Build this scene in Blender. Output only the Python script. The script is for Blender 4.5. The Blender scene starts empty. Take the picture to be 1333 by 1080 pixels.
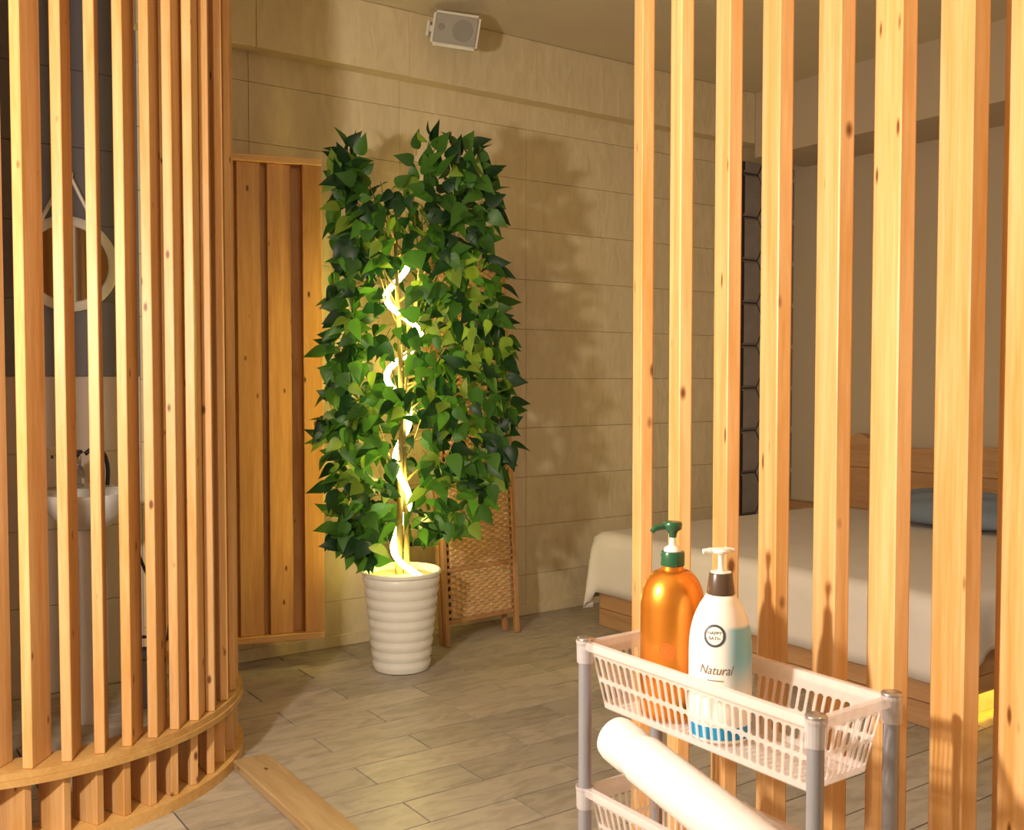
import bpy, bmesh, math, random
from mathutils import Vector, Matrix, Quaternion
PI = math.pi
rnd = random.Random(7)

# ------------------------------------------------------------------ camera, world, light
YAW = math.radians(-35.0)
CY, SY = math.cos(-YAW), math.sin(-YAW)
CAMZ, FPX = 1.25, 1310.0
scene = bpy.context.scene
cam_d = bpy.data.cameras.new('camera'); cam = bpy.data.objects.new('camera', cam_d)
scene.collection.objects.link(cam)
cam_d.sensor_width = 36.0; cam_d.lens = 36.0*FPX/1333.0
cam.location = (0, 0, CAMZ)
cam.rotation_euler = (math.radians(90-2.19), 0, YAW)
cam_d.clip_start = 0.02
scene.camera = cam
def W(X, Y, z=0.0):
    """point given along the viewing axis (X right, Y ahead) -> room axes"""
    return Vector((CY*X+SY*Y, -SY*X+CY*Y, z))

world = bpy.data.worlds.new('world'); scene.world = world; world.use_nodes = True
bg = world.node_tree.nodes['Background']
bg.inputs[0].default_value = (1.0, 0.76, 0.49, 1); bg.inputs[1].default_value = 0.44

def lamp(name, kind, loc, energy, color, size=0.1, rot=None):
    d = bpy.data.lights.new(name, kind); d.energy = energy; d.color = color
    if kind == 'POINT': d.shadow_soft_size = size
    if kind == 'AREA': d.size = size
    o = bpy.data.objects.new(name, d); scene.collection.objects.link(o); o.location = loc
    if rot: o.rotation_euler = rot
    return o
lamp('room_lamp', 'POINT', W(-1.08, 1.02, 1.53), 172, (1.0, 0.89, 0.74), 0.065)
lamp('ceiling_fill', 'AREA', (1.6, 0.2, 2.90), 24, (1.0, 0.84, 0.62), 0.6)  # added fill light, out of view, to lift the room's ambience
vs = scene.view_settings
vs.view_transform = 'Standard'; vs.look = 'None'; vs.exposure = 0.16; vs.gamma = 1.0; vs.use_curve_mapping = False

# ------------------------------------------------------------------ materials
def new_mat(name):
    m = bpy.data.materials.new(name); m.use_nodes = True
    nt = m.node_tree; b = nt.nodes['Principled BSDF']
    return m, nt, b
def plain(name, col, rough=0.5, metal=0.0, bump=0.0, bscale=200.0, var=0.06, coat=0.0, emit=None, es=0.0, spec=0.5):
    m, nt, b = new_mat(name)
    b.inputs['Roughness'].default_value = rough; b.inputs['Metallic'].default_value = metal
    b.inputs['Specular IOR Level'].default_value = spec
    if coat: b.inputs['Coat Weight'].default_value = coat
    tc = nt.nodes.new('ShaderNodeTexCoord'); nz = nt.nodes.new('ShaderNodeTexNoise')
    nz.inputs['Scale'].default_value = bscale*0.12
    nt.links.new(tc.outputs['Object'], nz.inputs['Vector'])
    mx = nt.nodes.new('ShaderNodeMix'); mx.data_type = 'RGBA'
    nt.links.new(nz.outputs['Fac'], mx.inputs[0])
    mx.inputs[6].default_value = tuple(c*(1-var) for c in col)+(1,)
    mx.inputs[7].default_value = tuple(min(1, c*(1+var)) for c in col)+(1,)
    nt.links.new(mx.outputs[2], b.inputs['Base Color'])
    if bump:
        n2 = nt.nodes.new('ShaderNodeTexNoise'); n2.inputs['Scale'].default_value = bscale
        nt.links.new(tc.outputs['Object'], n2.inputs['Vector'])
        bp = nt.nodes.new('ShaderNodeBump'); bp.inputs['Strength'].default_value = bump; bp.inputs['Distance'].default_value = 0.004
        nt.links.new(n2.outputs['Fac'], bp.inputs['Height']); nt.links.new(bp.outputs[0], b.inputs['Normal'])
    if emit:
        b.inputs['Emission Color'].default_value = emit+(1,); b.inputs['Emission Strength'].default_value = es
    return m
def wood(name, light, dark, axis='Z', rough=0.42, grain=1.0, knots=True, ring=0.5):
    m, nt, b = new_mat(name); N = nt.nodes.new; L = nt.links.new
    tc = N('ShaderNodeTexCoord'); oi = N('ShaderNodeObjectInfo')
    mul = N('ShaderNodeMath'); mul.operation = 'MULTIPLY'; mul.inputs[1].default_value = 37.0
    L(oi.outputs['Random'], mul.inputs[0])
    add = N('ShaderNodeVectorMath'); add.operation = 'ADD'
    L(tc.outputs['Object'], add.inputs[0]); L(mul.outputs[0], add.inputs[1])
    s = {'X': (0.06, 1, 1), 'Y': (1, 0.06, 1), 'Z': (1, 1, 0.06), 'N': (.6, .6, .6)}[axis]
    mp = N('ShaderNodeMapping'); mp.inputs['Scale'].default_value = s; L(add.outputs[0], mp.inputs[0])
    n1 = N('ShaderNodeTexNoise'); n1.inputs['Scale'].default_value = 26*grain; n1.inputs['Detail'].default_value = 3; n1.inputs['Distortion'].default_value = 0.6
    L(mp.outputs[0], n1.inputs['Vector'])
    n2 = N('ShaderNodeTexNoise'); n2.inputs['Scale'].default_value = 160*grain; n2.inputs['Detail'].default_value = 2
    L(mp.outputs[0], n2.inputs['Vector'])
    mixn = N('ShaderNodeMix'); mixn.inputs[0].default_value = 0.35
    L(n1.outputs['Fac'], mixn.inputs[2]); L(n2.outputs['Fac'], mixn.inputs[3])
    cr = N('ShaderNodeValToRGB'); cr.color_ramp.elements[0].position = 0.36; cr.color_ramp.elements[1].position = 0.66
    cr.color_ramp.elements[0].color = light+(1,); cr.color_ramp.elements[1].color = dark+(1,)
    L(mixn.outputs[0], cr.inputs[0])
    out = cr.outputs[0]
    # piece to piece tone
    hs = N('ShaderNodeHueSaturation'); mr = N('ShaderNodeMapRange'); mr.inputs[3].default_value = 0.86; mr.inputs[4].default_value = 1.08
    L(oi.outputs['Random'], mr.inputs[0]); L(mr.outputs[0], hs.inputs['Value']); L(out, hs.inputs['Color']); out = hs.outputs[0]
    if knots:
        k = {'X': (0.45, 1, 1), 'Y': (1, 0.45, 1), 'Z': (1, 1, 0.45), 'N': (1, 1, 1)}[axis]
        mk = N('ShaderNodeMapping'); mk.inputs['Scale'].default_value = k; L(add.outputs[0], mk.inputs[0])
        vo = N('ShaderNodeTexVoronoi'); vo.inputs['Scale'].default_value = 16.0; L(mk.outputs[0], vo.inputs['Vector'])
        kr = N('ShaderNodeValToRGB'); e = kr.color_ramp.elements
        e[0].position = 0.06; e[0].color = (1, 1, 1, 1); e[1].position = 0.125; e[1].color = (0, 0, 0, 1)
        L(vo.outputs['Distance'], kr.inputs[0])
        mx = N('ShaderNodeMix'); mx.data_type = 'RGBA'; L(kr.outputs[0], mx.inputs[0]); L(out, mx.inputs[6])
        mx.inputs[7].default_value = (dark[0]*.28, dark[1]*.2, dark[2]*.2, 1); out = mx.outputs[2]
    L(out, b.inputs['Base Color']); b.inputs['Roughness'].default_value = rough
    b.inputs['Specular IOR Level'].default_value = 0.4
    bp = N('ShaderNodeBump'); bp.inputs['Strength'].default_value = 0.12; bp.inputs['Distance'].default_value = 0.002
    L(n2.outputs['Fac'], bp.inputs['Height']); L(bp.outputs[0], b.inputs['Normal'])
    return m
PINE_L, PINE_D = (0.76, 0.465, 0.215), (0.60, 0.30, 0.085)
M = {}
M['pine'] = wood('pine_upright', PINE_L, PINE_D)
M['pine_n'] = wood('pine_ring', (0.66, 0.41, 0.15), (0.54, 0.29, 0.085), 'N', knots=False)
M['pine_x'] = wood('pine_rail', PINE_L, PINE_D, 'X')
M['pine_y'] = wood('pine_sill', (0.50, 0.35, 0.19), (0.38, 0.24, 0.11), 'Y')
M['pine_door'] = wood('pine_door', (0.62, 0.33, 0.12), (0.48, 0.22, 0.06))
M['bedwood_y'] = wood('bed_wood', (0.55, 0.32, 0.17), (0.42, 0.22, 0.10), 'Y', knots=False)
M['bedwood_x'] = wood('bed_side_wood', (0.55, 0.32, 0.17), (0.42, 0.22, 0.10), 'X', knots=False)
M['white_pot'] = plain('white_pot', (0.80, 0.78, 0.72), 0.35)
M['white_plastic'] = plain('white_plastic', (0.86, 0.82, 0.76), 0.3)
M['white_ceramic'] = plain('white_ceramic', (0.74, 0.74, 0.74), 0.15)
M['grey_metal'] = plain('grey_post', (0.30, 0.30, 0.34), 0.35, 0.35)
M['chrome'] = plain('chrome_cap', (0.42, 0.40, 0.40), 0.28, 0.8)
M['black'] = plain('black_rubber', (0.02, 0.02, 0.022), 0.4)
M['green'] = plain('green_cap', (0.02, 0.10, 0.045), 0.25)
M['brown_cap'] = plain('brown_cap', (0.09, 0.055, 0.035), 0.28)
M['sheet'] = plain('sheet_cloth', (0.78, 0.72, 0.69), 0.9, bump=0.15, bscale=90, spec=0.1)
M['mattress'] = plain('mattress_cloth', (0.70, 0.66, 0.62), 0.9)
M['pillow'] = plain('pillow_cloth', (0.20, 0.25, 0.33), 0.9, bump=0.2, bscale=120)
M['ceil'] = plain('ceiling_paint', (0.62, 0.53, 0.37), 0.9, bscale=40, var=0.03)
M['wallp'] = plain('wall_paint', (0.52, 0.42, 0.31), 0.9, bscale=40, var=0.03)
M['grey_tile'] = plain('grey_tile', (0.17, 0.165, 0.19), 0.35, var=0.15, bscale=30)
M['pink_tile'] = plain('pink_tile', (0.56, 0.47, 0.45), 0.25, var=0.05, bscale=30)
M['grout'] = plain('grout', (0.07, 0.058, 0.045), 0.95)
M['wgrout'] = plain('wall_joint', (0.66, 0.54, 0.34), 0.95)
M['hex'] = plain('stone_relief', (0.27, 0.235, 0.22), 0.7, bump=0.8, bscale=60, var=0.3)
M['dark'] = plain('dark_gap', (0.05, 0.042, 0.04), 0.9)
M['trunk'] = plain('trunk', (0.20, 0.15, 0.05), 0.7, bump=0.4, bscale=60, var=0.3)
M['moss'] = plain('pot_fill', (0.45, 0.38, 0.22), 0.95, bump=0.8, bscale=90, var=0.3)
M['rope'] = plain('rope_glow', (1, .9, .6), 0.4, emit=(1.0, 0.80, 0.22), es=60.0)
M['led'] = plain('led_glow', (1, .85, .2), 0.4, emit=(1.0, 0.66, 0.03), es=60.0)
M['wicker'] = plain('wicker', (0.60, 0.38, 0.18), 0.75, bump=0.3, bscale=300, var=0.35)
M['wickframe'] = wood('wicker_frame', (0.50, 0.27, 0.11), (0.38, 0.18, 0.07), 'Z', knots=False)
M['speaker'] = plain('speaker_case', (0.70, 0.66, 0.58), 0.5)
M['grille'] = plain('speaker_grille', (0.40, 0.37, 0.32), 0.7, bump=0.6, bscale=900)
M['cone'] = plain('speaker_cone', (0.26, 0.24, 0.21), 0.7)
M['roll'] = plain('paper_roll', (0.72, 0.69, 0.67), 0.55, var=0.02, bump=0.05, bscale=200)
M['print_dark'] = plain('print_dark', (0.06, 0.07, 0.08), 0.4)
M['print_brown'] = plain('print_brown', (0.20, 0.13, 0.09), 0.4)
M['print_red'] = plain('print_red', (0.80, 0.14, 0.02), 0.35)
M['mirror_rim'] = plain('mirror_rim', (0.70, 0.66, 0.62), 0.35)
M['mirror'] = plain('mirror_glass', (0.75, 0.78, 0.68), 0.06, 1.0, var=0.01)
M['peg'] = plain('peg_wood', (0.12, 0.06, 0.03), 0.5)

def orange_mat():
    m, nt, b = new_mat('orange_bottle')
    lw = nt.nodes.new('ShaderNodeTexNoise'); lw.inputs['Scale'].default_value = 30
    tc = nt.nodes.new('ShaderNodeTexCoord'); nt.links.new(tc.outputs['Object'], lw.inputs['Vector'])
    mx = nt.nodes.new('ShaderNodeMix'); mx.data_type = 'RGBA'; nt.links.new(lw.outputs['Fac'], mx.inputs[0])
    mx.inputs[6].default_value = (0.70, 0.25, 0.025, 1); mx.inputs[7].default_value = (0.76, 0.28, 0.03, 1)
    nt.links.new(mx.outputs[2], b.inputs['Base Color'])
    b.inputs['Metallic'].default_value = 0.8; b.inputs['Roughness'].default_value = 0.32
    b.inputs['Coat Weight'].default_value = 0.3; b.inputs['Coat Roughness'].default_value = 0.2
    return m
M['orange'] = orange_mat()
def lotion_mat():
    """white bottle with a printed pale blue side panel and a blue band near the foot (local x/y angle, z height)"""
    m, nt, b = new_mat('lotion_bottle'); N = nt.nodes.new; L = nt.links.new
    tc = N('ShaderNodeTexCoord'); sp = N('ShaderNodeSeparateXYZ'); L(tc.outputs['Object'], sp.inputs[0])
    def rng(src, a, c, lo=0.0, hi=1.0):
        r = N('ShaderNodeMapRange'); r.inputs[1].default_value = a; r.inputs[2].default_value = c
        r.inputs[3].default_value = lo; r.inputs[4].default_value = hi; r.interpolation_type = 'SMOOTHSTEP'; L(src, r.inputs[0]); return r.outputs[0]
    def mul(a, c):
        k = N('ShaderNodeMath'); k.operation = 'MULTIPLY'; L(a, k.inputs[0]); L(c, k.inputs[1]); return k.outputs[0]
    side = mul(rng(sp.outputs[0], -0.012, 0.018), mul(rng(sp.outputs[2], 0.170, 0.163, 0, 1), rng(sp.outputs[2], 0.055, 0.125)))
    m1 = N('ShaderNodeMix'); m1.data_type = 'RGBA'; L(side, m1.inputs[0])
    m1.inputs[6].default_value = (0.87, 0.82, 0.76, 1); m1.inputs[7].default_value = (0.20, 0.48, 0.62, 1)
    band = mul(rng(sp.outputs[2], 0.006, 0.007), rng(sp.outputs[2], 0.025, 0.024))
    m2 = N('ShaderNodeMix'); m2.data_type = 'RGBA'; L(band, m2.inputs[0]); L(m1.outputs[2], m2.inputs[6])
    m2.inputs[7].default_value = (0.0, 0.26, 0.52, 1)
    L(m2.outputs[2], b.inputs['Base Color']); b.inputs['Roughness'].default_value = 0.3
    return m
M['lotion'] = lotion_mat()
def clear_mat(name, col, alpha, rough=0.25):
    m, nt, b = new_mat(name); N = nt.nodes.new; L = nt.links.new
    b.inputs['Base Color'].default_value = col+(1,); b.inputs['Roughness'].default_value = rough
    nz = N('ShaderNodeTexNoise'); nz.inputs['Scale'].default_value = 60; tc = N('ShaderNodeTexCoord'); L(tc.outputs['Object'], nz.inputs['Vector'])
    mr = N('ShaderNodeMapRange'); mr.inputs[3].default_value = alpha-0.05; mr.inputs[4].default_value = alpha+0.05; L(nz.outputs['Fac'], mr.inputs[0])
    tr = N('ShaderNodeBsdfTransparent'); tl = N('ShaderNodeBsdfTranslucent'); tl.inputs[0].default_value = col+(1,)
    m1 = N('ShaderNodeMixShader'); m1.inputs[0].default_value = 0.35; L(b.outputs[0], m1.inputs[1]); L(tl.outputs[0], m1.inputs[2])
    m2 = N('ShaderNodeMixShader'); L(mr.outputs[0], m2.inputs[0]); L(tr.outputs[0], m2.inputs[1]); L(m1.outputs[0], m2.inputs[2])
    L(m2.outputs[0], nt.nodes['Material Output'].inputs[0])
    return m
M['basket'] = clear_mat('basket_plastic', (0.93, 0.87, 0.87), 0.43)
M['wrap'] = clear_mat('wrap_film', (0.95, 0.92, 0.90), 0.16, 0.08)
def leaf_mat(name, col):
    m, nt, b = new_mat(name); N = nt.nodes.new; L = nt.links.new
    oi = N('ShaderNodeObjectInfo'); hs = N('ShaderNodeHueSaturation'); mr = N('ShaderNodeMapRange')
    mr.inputs[3].default_value = 0.75; mr.inputs[4].default_value = 1.25; L(oi.outputs['Random'], mr.inputs[0]); L(mr.outputs[0], hs.inputs['Value'])
    hs.inputs['Color'].default_value = col+(1,)
    L(hs.outputs[0], b.inputs['Base Color']); b.inputs['Roughness'].default_value = 0.42
    tl = N('ShaderNodeBsdfTranslucent'); L(hs.outputs[0], tl.inputs[0])
    mx = N('ShaderNodeMixShader'); mx.inputs[0].default_value = 0.45
    L(b.outputs[0], mx.inputs[1]); L(tl.outputs[0], mx.inputs[2]); L(mx.outputs[0], nt.nodes['Material Output'].inputs[0])
    return m
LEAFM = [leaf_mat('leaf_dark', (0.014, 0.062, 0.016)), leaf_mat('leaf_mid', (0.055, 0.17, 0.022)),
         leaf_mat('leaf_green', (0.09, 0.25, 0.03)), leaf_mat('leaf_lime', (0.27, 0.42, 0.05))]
def floor_mat():
    m, nt, b = new_mat('floor_tile'); N = nt.nodes.new; L = nt.links.new
    tc = N('ShaderNodeTexCoord'); oi = N('ShaderNodeObjectInfo')
    mul = N('ShaderNodeMath'); mul.operation = 'MULTIPLY'; mul.inputs[1].default_value = 91.0; L(oi.outputs['Random'], mul.inputs[0])
    add = N('ShaderNodeVectorMath'); L(tc.outputs['Object'], add.inputs[0]); L(mul.outputs[0], add.inputs[1])
    mp = N('ShaderNodeMapping'); mp.inputs['Scale'].default_value = (0.38, 1, 1); L(add.outputs[0], mp.inputs[0])
    n1 = N('ShaderNodeTexNoise'); n1.inputs['Scale'].default_value = 18; n1.inputs['Detail'].default_value = 6; n1.inputs['Distortion'].default_value = 1.2; L(mp.outputs[0], n1.inputs[0])
    cr = N('ShaderNodeValToRGB'); e = cr.color_ramp.elements
    e[0].position = 0.30; e[0].color = (0.31, 0.265, 0.21, 1); e[1].position = 0.58; e[1].color = (0.44, 0.38, 0.305, 1); L(n1.outputs[0], cr.inputs[0])
    hs = N('ShaderNodeHueSaturation'); mr = N('ShaderNodeMapRange'); mr.inputs[3].default_value = 0.86; mr.inputs[4].default_value = 1.1
    L(oi.outputs['Random'], mr.inputs[0]); L(mr.outputs[0], hs.inputs['Value']); L(cr.outputs[0], hs.inputs['Color'])
    L(hs.outputs[0], b.inputs['Base Color']); b.inputs['Roughness'].default_value = 0.42
    bp = N('ShaderNodeBump'); bp.inputs['Strength'].default_value = 0.15; bp.inputs['Distance'].default_value = 0.003
    L(n1.outputs[0], bp.inputs['Height']); L(bp.outputs[0], b.inputs['Normal'])
    return m
M['floor'] = floor_mat()
def emboss_mat():
    m, nt, b = new_mat('embossed_panel'); N = nt.nodes.new; L = nt.links.new
    tc = N('ShaderNodeTexCoord'); oi = N('ShaderNodeObjectInfo')
    mul = N('ShaderNodeMath'); mul.operation = 'MULTIPLY'; mul.inputs[1].default_value = 53.0; L(oi.outputs['Random'], mul.inputs[0])
    add = N('ShaderNodeVectorMath'); L(tc.outputs['Object'], add.inputs[0]); L(mul.outputs[0], add.inputs[1])
    n1 = N('ShaderNodeTexNoise'); mpp = N('ShaderNodeMapping'); mpp.inputs['Scale'].default_value = (1.6, 1, 0.55); L(add.outputs[0], mpp.inputs[0]); n1.inputs['Scale'].default_value = 11; n1.inputs['Detail'].default_value = 5; n1.inputs['Distortion'].default_value = 1.0; L(mpp.outputs[0], n1.inputs[0])
    cr = N('ShaderNodeValToRGB'); e = cr.color_ramp.elements
    e[0].position = 0.3; e[0].color = (0.66, 0.54, 0.34, 1); e[1].position = 0.7; e[1].color = (0.75, 0.63, 0.41, 1); L(n1.outputs[0], cr.inputs[0])
    L(cr.outputs[0], b.inputs['Base Color']); b.inputs['Roughness'].default_value = 0.65
    bp = N('ShaderNodeBump'); bp.inputs['Strength'].default_value = 0.42; bp.inputs['Distance'].default_value = 0.012
    L(n1.outputs[0], bp.inputs['Height']); L(bp.outputs[0], b.inputs['Normal'])
    return m
M['emboss'] = emboss_mat()

# ------------------------------------------------------------------ helpers
col = scene.collection
def link(o, parent=None):
    col.objects.link(o)
    if parent is not None: o.parent = parent
    return o
def obj(name, me, mat=None, parent=None, loc=None, rz=None):
    if isinstance(me, bmesh.types.BMesh):
        m = bpy.data.meshes.new(name); me.to_mesh(m); me.free(); me = m
    if mat is not None:
        me.materials.clear(); me.materials.append(M[mat] if isinstance(mat, str) else mat)
    o = bpy.data.objects.new(name, me); link(o, parent)
    if loc is not None: o.location = loc
    if rz is not None: o.rotation_euler = (0, 0, rz)
    return o
def tag(o, label, cat, group=None):
    o['label'] = label; o['category'] = cat
    if group: o['group'] = group
    return o
def struct(o, label=None):
    o['kind'] = 'structure'
    if label: o['label'] = label
    return o
def empty(name, loc=(0, 0, 0), rz=0.0):
    o = bpy.data.objects.new(name, None); link(o); o.location = loc; o.rotation_euler = (0, 0, rz); o.empty_display_size = 0.1
    return o
def bm_box(bm, x0, x1, y0, y1, z0, z1, bevel=0.0):
    v = [bm.verts.new(p) for p in ((x0, y0, z0), (x1, y0, z0), (x1, y1, z0), (x0, y1, z0), (x0, y0, z1), (x1, y0, z1), (x1, y1, z1), (x0, y1, z1))]
    f = [bm.faces.new([v[i] for i in q]) for q in ((3, 2, 1, 0), (4, 5, 6, 7), (0, 1, 5, 4), (1, 2, 6, 5), (2, 3, 7, 6), (3, 0, 4, 7))]
    if bevel:
        ed = list({e for ff in f for e in ff.edges})
        bmesh.ops.bevel(bm, geom=ed, offset=bevel, segments=1, affect='EDGES', profile=0.5)
    return bm
def box(x0, x1, y0, y1, z0, z1, bevel=0.0):
    return bm_box(bmesh.new(), x0, x1, y0, y1, z0, z1, bevel)
def smooth(o, ang=None):
    for p in o.data.polygons: p.use_smooth = True
    if ang is not None:
        try:
            o.data.set_sharp_from_angle(angle=math.radians(ang))
        except Exception: pass
    return o
def lathe(profile, seg=40, bm=None, c=(0, 0, 0), cap0=True, cap1=True, squash=1.0):
    bm = bm or bmesh.new(); rings = []
    for r, z in profile:
        rings.append([bm.verts.new((c[0]+r*math.cos(2*PI*i/seg), c[1]+squash*r*math.sin(2*PI*i/seg), c[2]+z)) for i in range(seg)])
    for a, b in zip(rings, rings[1:]):
        for i in range(seg):
            j = (i+1) % seg; bm.faces.new((a[i], a[j], b[j], b[i]))
    if cap0: bm.faces.new(rings[0][::-1])
    if cap1: bm.faces.new(rings[-1])
    return bm
def tube(pts, rad, seg=10, bm=None, caps=True):
    bm = bm or bmesh.new(); pts = [Vector(p) for p in pts]; n = len(pts); rings = []
    rads = rad if isinstance(rad, (list, tuple)) else [rad]*n
    up = Vector((0, 0, 1)); t0 = (pts[1]-pts[0]).normalized()
    if abs(t0.dot(up)) > 0.9: up = Vector((1, 0, 0))
    nn = t0.cross(up).normalized()
    for i, p in enumerate(pts):
        t = (pts[min(i+1, n-1)]-pts[max(i-1, 0)]).normalized()
        nn = (nn-t*nn.dot(t)).normalized(); bb = t.cross(nn)
        rings.append([bm.verts.new(p+rads[i]*(math.cos(2*PI*k/seg)*nn+math.sin(2*PI*k/seg)*bb)) for k in range(seg)])
    for a, b in zip(rings, rings[1:]):
        for i in range(seg):
            j = (i+1) % seg; bm.faces.new((a[i], a[j], b[j], b[i]))
    if caps:
        bm.faces.new(rings[0][::-1]); bm.faces.new(rings[-1])
    return bm
def catmull(P, per=8):
    P = [Vector(p) for p in P]; out = []
    for i in range(len(P)-1):
        p0, p1, p2, p3 = P[max(i-1, 0)], P[i], P[i+1], P[min(i+2, len(P)-1)]
        for k in range(per):
            t = k/per
            out.append(0.5*((2*p1)+(p2-p0)*t+(2*p0-5*p1+4*p2-p3)*t*t+(3*p1-p0-3*p2+p3)*t**3))
    out.append(P[-1]); return out
def arc_slab(r0, r1, z0, z1, a0, a1, seg):
    bm = bmesh.new(); full = abs(a1-a0) > 2*PI-1e-4; n = seg if full else seg+1; R = []
    for i in range(n):
        a = a0+(a1-a0)*i/seg; c, s = math.cos(a), math.sin(a)
        R.append([bm.verts.new(p) for p in ((r0*c, r0*s, z0), (r1*c, r1*s, z0), (r1*c, r1*s, z1), (r0*c, r0*s, z1))])
    for i in range(seg):
        a, b = R[i], R[(i+1) % n]
        for k in range(4):
            j = (k+1) % 4; bm.faces.new((a[k], b[k], b[j], a[j]))
    if not full:
        bm.faces.new(R[0][::-1]); bm.faces.new(R[-1])
    bmesh.ops.recalc_face_normals(bm, faces=bm.faces)
    return bm

# ------------------------------------------------------------------ setting
VW, UREC, UBEAM, ZC = 4.256, 5.15, 4.69, 2.945
ULEFT, VFRONT = -1.7, -2.2
fl = struct(obj('floor', box(ULEFT-.1, UREC+.1, VFRONT, VW+.1, -0.12, -0.006), 'grout'))
struct(obj('ceiling', box(ULEFT-.1, UREC+.1, VFRONT, VW+.1, ZC, ZC+0.1), 'ceil'))
# floor tiles 57 x 16 cm in half bond, joints sunk
TL, TH, G = 0.572, 0.1605, 0.0027
tile_me = {}
def tile_mesh(L_, H_):
    k = (round(L_, 4), round(H_, 4))
    if k not in tile_me:
        b = box(G, L_-G, G, H_-G, -0.0058, 0.0, 0.0005); m = bpy.data.meshes.new('floor_tile'); b.to_mesh(m); b.free(); m.materials.append(M['floor']); tile_me[k] = m
    return tile_me[k]
cells = []
j0 = int(math.floor((VFRONT-2.73)/TH))-1
for j in range(j0, 12):
    v0 = 2.73+j*TH
    if v0 < VFRONT or v0 > VW-0.02: continue
    hh = min(TH, VW-.001-v0)
    off = 1.408 if j % 2 == 0 else 1.694
    for i in range(-8, 9):
        u0 = off+i*TL
        a, b = max(u0, ULEFT+.01), min(u0+TL, UREC-.01)
        if b-a < 0.03: continue
        cu, cv = (a+b)/2, v0+TH/2
        X, Y = CY*cu-SY*cv, SY*cu+CY*cv
        px = 666+FPX*X/max(Y, .05); py = 490+FPX*CAMZ/max(Y, .05)
        vis = Y > 2.4 and -140 < px < 1420 and py < 1140
        cells.append((a, v0, b-a, vis, Y, hh))
visible = sorted([c for c in cells if c[3]], key=lambda c: c[4])[:300]
vset = set((round(c[0], 3), round(c[1], 3)) for c in visible)
for (a, v0, L_, vis, Y, hh) in visible:
    o = bpy.data.objects.new('tile', tile_mesh(L_, hh)); link(o, fl); o.location = (a, v0, 0)
restb = bmesh.new()
for (a, v0, L_, vis, Y, hh) in cells:
    if (round(a, 3), round(v0, 3)) in vset: continue
    bm_box(restb, a+G, a+L_-G, v0+G, v0+hh-G, -0.0058, 0.0)
r_ = obj('tile_field', restb, 'floor', fl); r_['kind'] = 'stuff'
# back wall
wb = struct(obj('wall_back', box(ULEFT-.1, UREC+.1, VW+0.012, VW+.14, -0.1, ZC+.1), 'wgrout'))
UTILE = 1.12
zr = [0.0, 0.21, 0.467, 0.724, 0.981, 1.238, 1.495, 1.752, 2.009, 2.266, 2.523, 2.78]
uj = [UTILE, 1.59, 2.33, 3.07, 3.81, UBEAM]
pm = {}
def panel(w, h, d):
    k = (round(w, 3), round(h, 3), round(d, 3))
    if k not in pm:
        b = box(0.0008, w-0.0008, 0, d, 0.0008, h-0.0008, 0.0018); m = bpy.data.meshes.new('wall_panel'); b.to_mesh(m); b.free(); m.materials.append(M['emboss']); pm[k] = m
    return pm[k]
for a, b in zip(uj, uj[1:]):
    for z0, z1 in zip(zr, zr[1:]):
        o = bpy.data.objects.new('wall_panel', panel(b-a, z1-z0, 0.0119)); link(o, wb); o.location = (a, VW, z0)
# bulkhead along the top of the back wall
bk = struct(obj('trim_1', box(UTILE-.02, UBEAM+.44, VW-0.088, VW+.011, 2.649, ZC-.0005), 'wgrout'))
for a, b in zip(uj, uj[1:]):
    o = bpy.data.objects.new('wall_panel', panel(b-a, ZC-2.645-.001, 0.0119)); link(o, bk); o.location = (a, VW-0.0999, 2.645)
# low skirting
struct(obj('baseboard_back', box(UTILE, 4.9, VW-.014, VW-.0005, 0.0, 0.055, 0.003), 'emboss'))
# tiled part of the back wall inside the round enclosure
tm = {}
def walltile(w, h, mat):
    k = (round(w, 3), round(h, 3), mat)
    if k not in tm:
        b = box(0.001, w-0.001, 0, 0.0118, 0.001, h-0.001, 0.001); m = bpy.data.meshes.new('wall_tile'); b.to_mesh(m); b.free(); m.materials.append(M[mat]); tm[k] = m
    return tm[k]
zz = [0, .35, .65, .95, 1.25, 1.55, 1.85, 2.15, 2.45, 2.75, ZC]
for k, (z0, z1) in enumerate(zip(zz, zz[1:])):
    for i in range(8):
        u1 = UTILE-.3*i
        o = bpy.data.objects.new('wall_tile', walltile(.3, z1-z0, 'pink_tile' if z0 < 1.2 else 'grey_tile')); link(o, wb); o.location = (u1-.3, VW, z0)
# right wall with recess under a bulkhead
struct(obj('wall_right', box(UREC, UREC+.12, VFRONT, VW+.1, -0.1, ZC+.1), 'wallp'))
struct(obj('trim_2', box(UBEAM, UREC-.0005, VFRONT, VW-.0995, 2.56, ZC-.0005), 'wallp'))
struct(obj('wall_left', box(ULEFT-.12, ULEFT, VFRONT, VW+.1, -0.1, ZC+.1), 'wallp'))
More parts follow.
